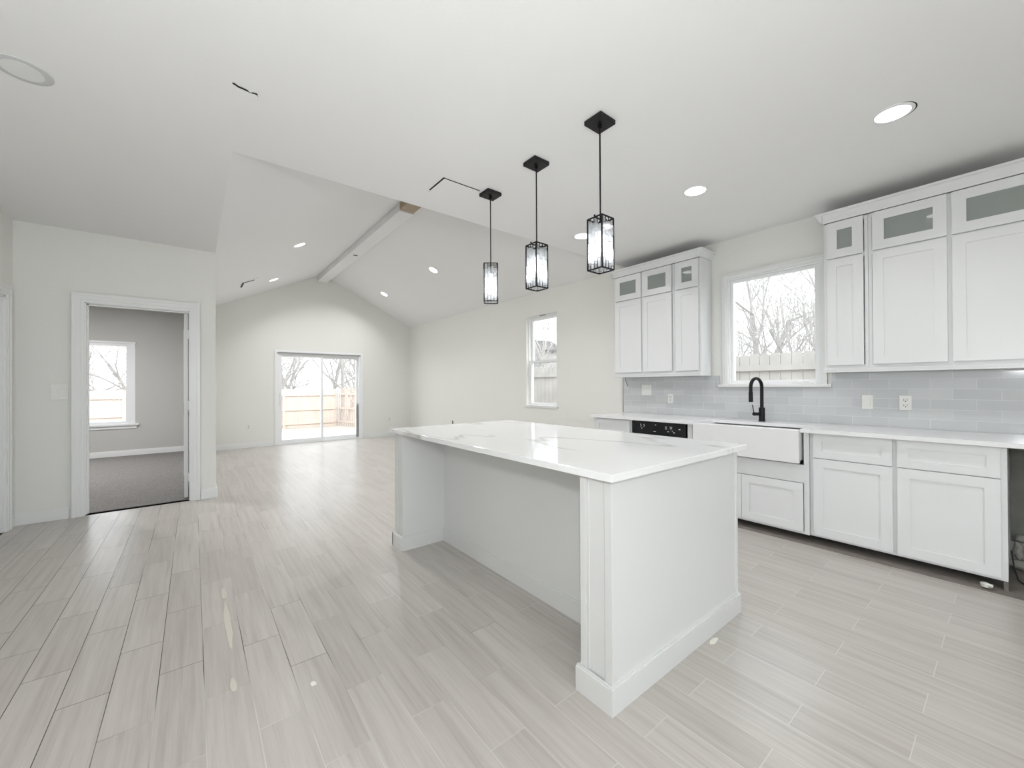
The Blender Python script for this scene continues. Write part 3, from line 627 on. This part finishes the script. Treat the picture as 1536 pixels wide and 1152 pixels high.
# ------------------------------------------------------------------ wall plates
def plate_x(name, label, cat, x, y0, y1, z0, z1, kind, out=-1):
    yc, zc = (y0 + y1) / 2, (z0 + z1) / 2; o = thing(name, label, cat, (x, yc, zc)); w = y1 - y0; h = z1 - z0
    box(x - .007, x, y0, y1, z0, z1, bev=.002).build('cover_plate', M_plate, o)
    if kind == 'switch': box(x - .012, x - .007, yc - w * .26, yc + w * .26, zc - h * .30, zc + h * .30, bev=.0015).build('rocker', M_plate, o)
    if kind == 'outlet':
        for s_ in (-1, 1):
            rc = box(x - .010, x - .007, yc - w * .27, yc + w * .27, zc + s_ * h * .18 - h * .13, zc + s_ * h * .18 + h * .13, bev=.001).build('receptacle', M_plate, o)
            m = MB()
            for q in ((-.13, .03), (.13, .03)): m.box(x - .0108, x - .0095, yc + w * q[0] - .0015, yc + w * q[0] + .0015, zc + s_ * h * .18 + h * q[1] - .006, zc + s_ * h * .18 + h * q[1] + .006)
            m.box(x - .0108, x - .0095, yc - .003, yc + .003, zc + s_ * h * .18 - h * .08 - .004, zc + s_ * h * .18 - h * .08 + .004); m.build('slots', M_dark, rc)
    return o
plate_x('light_switch', 'white single rocker switch on the backsplash right of the window', 'switch', XT, .760, .833, 1.057, 1.178, 'switch')
plate_x('wall_outlet', 'white duplex outlet with dark slots on the backsplash, under the right upper cabinets', 'outlet', XT, .526, .598, 1.057, 1.176, 'outlet')
plate_x('wall_outlet', 'white outlet on the backsplash under the left upper cabinets', 'outlet', XT, 2.569, 2.642, 1.052, 1.165, 'outlet')
plate_x('blank_plate', 'wide blank white cover plate near the left end of the backsplash', 'cover plate', XT, 2.858, 3.003, 1.142, 1.278, 'blank')
o = thing('light_switch', 'double rocker light switch on the wall left of the bedroom doorway', 'switch', (-1.02, YD, 1.235))
box(-1.078, -.962, YD - .007, YD, 1.160, 1.313, bev=.002).build('cover_plate', M_plate, o)
for a in (-1.047, -.993): box(a - .019, a + .019, YD - .012, YD - .007, 1.200, 1.272, bev=.0015).build('rocker', M_plate, o)
def plate_y(label, x, z):
    o = thing('wall_outlet', label, 'outlet', (x, YE, z)); box(x - .037, x + .037, YE - .007, YE, z - .06, z + .06, bev=.002).build('cover_plate', M_plate, o)
    for s_ in (-1, 1): box(x - .018, x + .018, YE - .0095, YE - .007, z + s_ * .022 - .015, z + s_ * .022 + .015).build('receptacle', M_ring_off, o)
plate_y('white outlet low on the far wall left of the patio door', .91, .44)
plate_y('white outlet low on the far wall right of the patio door', 3.955, .43)
o = thing('open_outlet_box', 'uncovered dark outlet hole low on the right wall beyond the island', 'outlet box', (XW, 7.84, .457))
box(XW - .003, XW - .0005, 7.80, 7.88, .40, .52).build('box_rim', M_plate, o); box(XW - .0045, XW - .003, 7.815, 7.862, .415, .505).build('box_opening', M_dark, o)
o = thing('light_switch', 'small switch on the wall edge just around the corner by the bedroom doorway', 'switch', (XC, 5.9, 1.23))
box(XC, XC + .008, 5.87, 5.94, 1.17, 1.29, bev=.002).build('cover_plate', M_plate, o); box(XC + .008, XC + .018, 5.895, 5.915, 1.215, 1.245).build('toggle', M_plate, o)

# ------------------------------------------------------------------ recessed lights
def downlight(label, loc, tilt=0.0, lit=True, r=.078, group=None, power=None):
    o = thing('recessed_light', label, 'ceiling light', (0, 0, 0), group)
    m = MB(); m.lathe([(r * 1.22, 0), (r * 1.22, -.004), (r * 1.12, -.007), (r * (1.0 if lit else .80), -.006), (r * (1.0 if lit else .80), 0)], (0, 0, 0), 36)
    m.build('trim_ring', M_trim if lit else M_ring_off, o, smooth=True)
    MB().lathe([(r * (.99 if lit else .86), -.001), (r * (.99 if lit else .86), -.0045 if lit else -.0072)], (0, 0, 0), 36).build('lens', M_lens if lit else M_lens_off, o)
    if lit:
        l = bpy.data.lights.new('lamp', 'AREA'); l.shape = 'DISK'; l.size = r * 1.6; l.energy = power or KITCH_W; l.color = (0.99, 0.985, 1.0); l.spread = R(180 if r > .1 else 140)
        lo = bpy.data.objects.new('lamp', l); col.objects.link(lo); lo.parent = o; lo.location = (0, 0, -.012); lo.hide_select = False
    o.location = loc; o.rotation_euler = (0, tilt, 0); return o
dl0 = downlight('lit recessed ceiling light nearest the right edge of the kitchen', (3.172, .437, H))
WLOC[dl0.name] = Vector((0, 0, 0)); MB().lathe([(.0955, -.0002), (.0955, -.0012)], (.0045, -.006, 0), 36).build('cutout_gap', M_dark, dl0)
downlight('lit recessed ceiling light in front of the kitchen window', (3.172, 1.603, H))
downlight('lit recessed ceiling light half hidden behind the nearest pendant', (3.19, 2.82, H))
tl = math.atan(SL); tr = math.atan((HR - H) / (XW - XR))
zl = lambda x: H + SL * (x - XC)
zr = lambda x: H + (HR - H) / (XW - XR) * (XW - x)
for y_, lb in ((4.04, 'lit recessed light on the left ceiling slope, cut by the flat ceiling edge'), (6.41, 'lit recessed light midway along the left ceiling slope'), (8.79, 'lit recessed light on the left ceiling slope nearest the far wall')):
    downlight(lb, (1.20, y_, zl(1.20)), -tl, power=VAULT_W)
for y_, lb in ((4.2, 'lit recessed light on the right ceiling slope, between the pendants'), (6.565, 'lit recessed light midway along the right ceiling slope'), (8.956, 'lit recessed light on the right ceiling slope nearest the far wall')):
    downlight(lb, (3.41, y_, zr(3.41)), tr, power=VAULT_W)
downlight('round ceiling lamp added out of view to brighten the bedroom', (-1.9, 8.0, H - .09), r=.16, power=BED_W)  # extra unseen lamp, put in to lift the bedroom's brightness
downlight('unlit round ceiling light with a grey ring at the upper left', (-.655, 3.03, H), lit=False, r=.085)

# ------------------------------------------------------------------ ceiling registers
av = thing('ceiling_register', 'white rectangular ceiling register with a dark gap, behind the farthest pendant canopy', 'vent', (1.645, 2.80, H))
m = MB(); m.box(1.483, 1.815, 2.672, 2.935, H - .006, H - .0005, bev=.001); m.build('cover', M_ceil, av)
m = MB(); m.box(1.472, 1.483, 2.662, 2.90, H - .003, H - .0003); m.box(1.483, 1.80, 2.664, 2.672, H - .003, H - .0003); x_ = m.build('gap', M_dark, av)
sv = thing('ceiling_patch', 'small rough-edged hole and patch in the flat ceiling at the upper left', 'ceiling patch', (.215, 2.52, H))
m = MB(); m.box(.165, .275, 2.512, 2.60, H - .004, H - .0005, bev=.001); m.build('cover', M_ceil, sv)
m = MB(); rnd = random.Random(3); px = .160
segs = [(.160, 2.497, .004), (.172, 2.500, .005), (.185, 2.509, .005), (.20, 2.510, .005), (.215, 2.512, .005), (.228, 2.515, .004), (.238, 2.519, .002), (.247, 2.516, .004), (.258, 2.514, .003), (.270, 2.515, .006), (.274, 2.528, .003)]
for i in range(len(segs) - 1):
    (xa, ya, wa), (xb, yb, wb) = segs[i], segs[i + 1]
    m.hull([(xa, ya - wa, H - .0045), (xb, yb - wb, H - .0045), (xb, yb + wb, H - .0045), (xa, ya + wa, H - .0045)], [(xa, ya - wa, H - .001), (xb, yb - wb, H - .001), (xb, yb + wb, H - .001), (xa, ya + wa, H - .001)])
m.build('crack', M_dark, sv)
cvt = thing('ceiling_register', 'white register with a black corner gap low on the left ceiling slope', 'vent', (.75, 8.45, zl(.75)))
m = MB(); m.box(-.10, .16, -.32, .12, -.006, -.0005); x_ = m; x_.xf(Matrix.Rotation(-tl, 4, 'Y')); x_.xf(Matrix.Translation((.75, 8.45, zl(.75)))); x_.build('cover', M_ceil, cvt)
m = MB(); m.box(-.12, -.10, -.02, .16, -.008, -.0005); m.box(-.10, .10, -.345, -.32, -.008, -.0005)
m = MB()
pa_ = [(-.085, .19), (-.085, -.20), (.085, -.32)]
m.hull([(-.10, -.20, -.009), (-.075, -.20, -.009), (-.075, .17, -.009), (-.10, .17, -.009)], [(-.10, -.20, -.001), (-.075, -.20, -.001), (-.075, .17, -.001), (-.10, .17, -.001)])
m.box(-.10, .09, -.25, -.20, -.009, -.001)
m.xf(Matrix.Rotation(-tl, 4, 'Y')); m.xf(Matrix.Translation((.75, 8.45, zl(.75)))); m.build('gap', M_dark, cvt)

# ------------------------------------------------------------------ pendants
def build_pendant(loc, yaw, label):
    """frame at loc (x, y of its centre); the drop is the same for the three"""
    o = thing('pendant_light', label, 'pendant light', (0, 0, H), 'crystal pendants over the island')
    zt, zb, a = 2.254, 1.952, .053
    m = MB(); m.box(-.068, .068, -.062, .062, H - .026, H - .0005, bev=.003); cn = m.build('canopy', M_canopy, o)
    for s_ in (-1, 1): MB().lathe([(.007, H - .033), (.007, H - .026)], (s_ * .022, s_ * .018, 0), 12).build('screw', M_black, cn)
    MB().tube([(0, 0, H - .026), (0, 0, zt - .01)], .0048, 10).build('rod', M_black, o)
    MB().lathe([(.012, H - .05), (.012, H - .026)], (0, 0, 0), 16).build('rod_collar', M_black, o)
    fr = MB(); w = .0035; rot = Matrix.Rotation(yaw, 4, 'Z')
    for z_ in (zt, zb):
        fr.box(-a, a, -a - w, -a + w, z_ - w, z_ + w); fr.box(-a, a, a - w, a + w, z_ - w, z_ + w); fr.box(-a - w, -a + w, -a, a, z_ - w, z_ + w); fr.box(a - w, a + w, -a, a, z_ - w, z_ + w)
    for sx in (-1, 1):
        for sy in (-1, 1): fr.box(sx * a - w, sx * a + w, sy * a - w, sy * a + w, zb, zt)
    fr.box(-a, a, -w, w, zt - w, zt + w)
    # prong cages that hold the lowest and highest prisms, stepping up towards two opposite corners
    for f in range(4):
        pm = MB(); v_ = .0009
        for c_ in range(4):
            hh = (.056, .040, .028, .018)[c_ if f % 2 == 0 else 3 - c_]; ya = -a + .0045 + c_ * .0245 + .001; yb = ya + .0225
            for (z0_, z1_) in ((zb, zb + hh), (zt - hh * .75, zt)):
                pm.box(-a - v_ - .005, -a + v_ - .005, ya, ya + 2 * v_, z0_, z1_); pm.box(-a - v_ - .005, -a + v_ - .005, yb - 2 * v_, yb, z0_, z1_)
                ze = z1_ if z0_ == zb else z0_; pm.box(-a - v_ - .005, -a + v_ - .005, ya, yb, ze - v_, ze + v_)
            for z_ in (zt - .11 - (c_ % 2) * .035, zt - .19 - (c_ % 2) * .03): pm.box(-a - v_ * .6 - .005, -a + v_ * .6 - .005, ya, yb, z_ - v_ * .7, z_ + v_ * .7)
        pm.xf(Matrix.Rotation(f * math.pi / 2, 4, 'Z')); me_ = bpy.data.meshes.new('tmp'); pm.bm.to_mesh(me_); pm.bm.free(); fr.bm.from_mesh(me_); bpy.data.meshes.remove(me_)
    fr.xf(rot); fr.build('frame', M_black, o)
    for s_ in (-1, 1):
        kn = MB(); kn.sphere((s_ * a, 0, zt + .010), .006, sub=2); kn.xf(rot); kn.build('finial', M_black, o, smooth=True)
    MB().lathe([(.013, zt - .075), (.015, zt - .07), (.015, zt - .02), (.008, zt - .01)], (0, 0, 0), 16).build('socket', M_black, o, smooth=True)
    bl = MB(); bl.lathe([(.006, zt - .185), (.016, zt - .170), (.020, zt - .145), (.016, zt - .110), (.011, zt - .075)], (0, 0, 0), 18); bo_ = bl.build('bulb', M_bulb, o, smooth=True)
    l = bpy.data.lights.new('lamp', 'POINT'); l.energy = PEND_W; l.shadow_soft_size = .02; lo = bpy.data.objects.new('lamp', l); col.objects.link(lo); lo.parent = o; lo.location = (0, 0, zt - .197 - H)
    rnd = random.Random(11)
    # crystal prisms: four columns per face, staggered rows
    cw = .0245
    for f in range(4):
        fm = Matrix.Rotation(yaw + f * math.pi / 2, 4, 'Z')
        for c_ in range(4):
            z_ = zt - .008 - (c_ % 2) * .022 - rnd.uniform(0, .02)
            for r_ in range(4):
                ln = rnd.choice((.058, .064, .072))
                if z_ - ln < zb + .006: ln = z_ - zb - .006
                if ln < .012: break
                yy = -a + .0045 + (c_ + .5) * cw; d = rnd.choice((0, .0035))
                b_ = MB(); b_.box(a - .004 - d, a + .005 - d, yy - cw * .44, yy + cw * .44, z_ - ln, z_, bev=.0014); b_.xf(fm); b_.build('crystal_bar', M_crystal, o)
                z_ -= ln + .003
    o.location = (loc[0], loc[1], H)
    return o
p1 = build_pendant((1.886, 1.525), 0, 'black framed crystal pendant nearest the camera, largest of the three')
p2 = dup(p1); p2.location = (1.884, 2.085, H); p2['label'] = 'middle one of the three black framed crystal pendants over the island'
p3 = build_pendant((1.892, 2.650), R(-36), 'farthest and smallest of the three crystal pendants, turned square to the camera')

# ------------------------------------------------------------------ marks on the floor
def splat(label, pts, z=.0006, mat=M_splat, name='paint_splatter'):
    m = MB(); m.hull([(x, y, .0002) for x, y in pts], [(x, y, z + .001) for x, y in pts]); cx = sum(p[0] for p in pts) / len(pts); cy = sum(p[1] for p in pts) / len(pts)
    return tag(m.build(name, mat, loc=(cx, cy, 0)), label, 'floor mark')
def blob(cx, cy, rx, ry, n=12, j=.2, seed=1):
    r_ = random.Random(seed); return [(cx + rx * math.cos(6.283 * i / n) * (1 + r_.uniform(-j, j)), cy + ry * math.sin(6.283 * i / n) * (1 + r_.uniform(-j, j))) for i in range(n)]
splat('small round white paint drop on the tiles in the foreground', blob(.401, 1.884, .012, .016, seed=4))
splat('short cream adhesive mark on the tiles, upper end of the streak', blob(.147, 3.05, .013, .09, seed=2), mat=M_tape, name='adhesive_mark')
splat('long cream adhesive streak on the tiles left of the island', blob(.145, 2.66, .014, .26, seed=3), mat=M_tape, name='adhesive_mark')
splat('small cream adhesive fleck on the tiles nearer the camera', blob(.132, 2.09, .011, .05, seed=6), mat=M_tape, name='adhesive_mark')
splat('white plaster dab on the tiles beside the right end of the island', blob(2.02, .945, .04, .013, seed=7), name='plaster_dab')

# ------------------------------------------------------------------ outside
def gz(x, y):
    t_ = min(1, max(0, (y - 10.5) / 8.0)); return -.16 - .30 * t_
m = MB(); xs = [-40, -14, -6, 0, 5, 8, 14, 40]; ys = [-30, -10, 0, 10.5, 12, 14, 16, 18.5, 24, 40, 80]
gv = [[m.bm.verts.new((x, y, gz(x, y))) for y in ys] for x in xs]
for i in range(len(xs) - 1):
    for j_ in range(len(ys) - 1): m.bm.faces.new((gv[i][j_], gv[i + 1][j_], gv[i + 1][j_ + 1], gv[i][j_ + 1]))
S(m.build('ground', M_ground))
tag(box(.6, 4.6, YE + .16, 13.2, -.158, -.06).build('patio_slab', plain('patio_concrete', (.55, .53, .5), .9, var=.1), loc=(2.6, 11.7, -.15)), 'pale concrete patio slab outside the sliding door', 'patio')
def fence(label, ax, k, u0, u1, ztop, rails, face, mat, pw=.14, zg=-.16, dog=True, a_end=None):
    """pickets along one axis at k; rails and posts on the side of 'face'; a_end lets it run at a slant"""
    mid = (u0 + u1) / 2
    o = thing('wood_fence', label, 'fence', ((k, mid, zg) if ax == 'X' else (mid, k, zg)))
    kk = (lambda u: k + (a_end - k) * (u - u0) / (u1 - u0)) if a_end is not None else (lambda u: k)
    m = MB(); r_ = random.Random(int(abs(k * 7))); u = u0
    while u < u1:
        w = pw - .006; zt = ztop + r_.uniform(-.012, .012); c_ = .025 if dog else 0
        ko = kk(u) ; kb = ko - face * .018
        out = [(u, zg - .3), (u + w, zg - .3), (u + w, zt - c_), (u + w - c_, zt), (u + c_, zt), (u, zt - c_)]
        if ax == 'X': m.hull([(ko, a, z) for a, z in out], [(kb, a, z) for a, z in out])
        else: m.hull([(a, ko, z) for a, z in out], [(a, kb, z) for a, z in out])
        u += pw
    m.build('picket_panel', mat, o)
    for rz in rails:
        m = MB(); ka, kc = kk(u0), kk(u1)
        A = [(u0, ka), (u1, kc)]
        q = lambda uu, kx, z: ((kx, uu, z) if ax == 'X' else (uu, kx, z))
        m.hull([q(u0, ka, rz - .04), q(u0, ka + face * .04, rz - .04), q(u0, ka + face * .04, rz + .045), q(u0, ka, rz + .045)], [q(u1, kc, rz - .04), q(u1, kc + face * .04, rz - .04), q(u1, kc + face * .04, rz + .045), q(u1, kc, rz + .045)])
        m.build('rail', mat, o)
    u = u0 + .1
    while u < u1:
        ko = kk(u)
        if ax == 'X': b_ = box(min(ko, ko + face * .05), max(ko, ko + face * .05) + .0, u, u + .09, zg - .3, ztop - .12)
        else: b_ = box(u, u + .09, min(ko, ko + face * .05), max(ko, ko + face * .05), zg - .3, ztop - .12)
        b_.build('post', mat, o); u += 2.4
    return o
fence('grey weathered dog-eared fence outside the kitchen and living windows', 'X', 6.75, -4, 12.5, 1.735, (1.52, .75, .1), -1, M_fence_old)
fence('sunlit cedar fence at the back of the yard seen through the patio door', 'Y', 19.0, -14, 4.95, 1.185, (.93, .31, -.28), -1, M_fence, zg=-.46, dog=False)
fence('slanting cedar fence section at the right of the patio door view', 'X', 6.70, 12.6, 18.95, 1.22, (.95, .33, -.26), -1, M_fence, zg=-.46, dog=False, a_end=5.05)
# bare trees
def tree_mesh(seed, h, spread, twigs=3, lean=(0, 0)):
    r_ = random.Random(seed); m = MB()
    def branch(p, d, ln, rad, lev):
        n = 4 if lev < 2 else 3; pts = [p]; rs = [rad]; dd = d.copy(); q = p.copy()
        for i in range(n):
            dd = (dd + Vector((r_.uniform(-1, 1), r_.uniform(-1, 1), r_.uniform(-.5, .8))) * .16 * (1 + lev * .35)).normalized()
            q = q + dd * ln / n; pts.append(q.copy()); rs.append(rad * (1 - .5 * (i + 1) / n))
        m.tube(pts, rs, 6 if lev == 0 else (4 if lev < 3 else 3), caps=False)
        if lev >= 4: return
        kids = (6, 5, 5, 4, 0)[lev]
        for c_ in range(kids):
            i = r_.randint(1, n) if lev else r_.randint(2, n); base = pts[i]
            v = Vector((r_.uniform(-1, 1), r_.uniform(-1, 1), r_.uniform(-.15, .9))).normalized()
            nd = (dd * .55 + v * spread).normalized()
            branch(base, nd, ln * r_.uniform(.5, .78), max(.0035, rs[i] * .52), lev + 1)
    branch(Vector((0, 0, -.3)), Vector((lean[0], lean[1], 1)).normalized(), h * .42, h * .013, 0)
    return m
tms = []
for i, (sd, h, sp) in enumerate(((1, 8, .8), (2, 7, .9), (3, 9, .7), (7, 6, 1.0))):
    o = tree_mesh(sd, h, sp, lean=(random.Random(sd).uniform(-.25, .25), random.Random(sd + 9).uniform(-.25, .25))).build('bare_tree', M_bark, loc=(0, 0, 0)); tms.append(o)
spots = []
A = 'leafless tree crowded beyond the fence outside the kitchen window'; GA = 'bare trees beyond the side fence'
B = 'leafless tree beyond the back fence seen through the patio door'; GB = 'bare trees beyond the back fence'
Cc = 'leafless tree in the thicket beyond the fence outside the bedroom window'; GC = 'bare trees outside the bedroom window'
D = 'leafless tree outside the narrow double-hung living room window'; GD = 'bare trees outside the living room window'
for (x_, y_, s_, i) in ((9.5, 3.0, .9, 0), (11.0, 3.9, 1.0, 1), (12.4, 4.7, 1.0, 2), (9.2, 2.1, .7, 3), (13.5, 3.6, 1.1, 1), (15, 5.6, 1.2, 0), (11.8, 2.8, .9, 3), (16, 4.2, 1.2, 2), (8.6, 3.3, .42, 2), (8.9, 2.6, .40, 1), (10.2, 4.5, .5, 3), (19, 7.2, 1.2, 1)): spots.append((x_, y_, s_, i, A, GA))
for (x_, y_, s_, i) in ((9.0, 9.8, .9, 1), (10.5, 12.0, 1.0, 0), (13, 13.5, 1.1, 2), (8.6, 11.0, .7, 3)): spots.append((x_, y_, s_, i, D, GD))
for (x_, y_, s_, i) in ((3.6, 21, 1.1, 0), (5.6, 20.4, 1.0, 2), (7.4, 22.5, 1.0, 1), (4.6, 24, 1.2, 3), (6.6, 27, 1.3, 0), (8.6, 26, 1.2, 2), (3.2, 26.5, 1.3, 1), (5.4, 30, 1.4, 3), (3.9, 20.2, .55, 1), (4.9, 20.6, .6, 3), (6.2, 21.4, .6, 2), (3.0, 21.6, .7, 2), (7.0, 24.0, .9, 3), (4.2, 28, 1.2, 0)): spots.append((x_, y_, s_, i, B, GB))
for (x_, y_, s_, i) in ((-2.6, 20.5, 1.0, 1), (-3.6, 22, 1.1, 3), (-4.2, 25, 1.2, 0), (-2.2, 24, 1.1, 2), (-1.6, 21.2, .8, 3), (-3.0, 28, 1.4, 1), (-2.9, 20.4, .5, 2), (-2.2, 20.3, .55, 1), (-1.9, 25.5, 1.0, 0)): spots.append((x_, y_, s_, i, Cc, GC))
used = set(); rnd = random.Random(8)
for (x_, y_, s_, i, lb, gp) in spots:
    o = tms[i] if i not in used else tms[i].copy()
    if i in used: col.objects.link(o)
    used.add(i); o.location = (x_, y_, gz(x_, y_)); o.rotation_euler = (0, 0, rnd.uniform(0, 6.28)); o.scale = (s_,) * 3; tag(o, lb, 'tree', gp)
# neighbour's gabled shed seen through the living room window
hs = thing('garden_shed', 'grey gabled shed roofline above the fence outside the living room window', 'shed', (13.0, 14.0, -.2))
m = MB(); m.box(12.4, 13.6, 13.4, 14.9, -.2, 2.9); m.hull([(12.4, 13.4, 2.9), (12.4, 14.9, 2.9), (12.4, 14.15, 3.35)], [(13.6, 13.4, 2.9), (13.6, 14.9, 2.9), (13.6, 14.15, 3.35)]); m.build('walls', M_siding, hs)
m = MB()
for ya, yb in ((13.25, 14.15), (15.05, 14.15)): m.hull([(12.25, ya, 2.84), (12.25, yb, 3.38), (12.25, yb, 3.44), (12.25, ya, 2.90)], [(13.75, ya, 2.84), (13.75, yb, 3.38), (13.75, yb, 3.44), (13.75, ya, 2.90)])
m.build('roof', M_roof, hs)
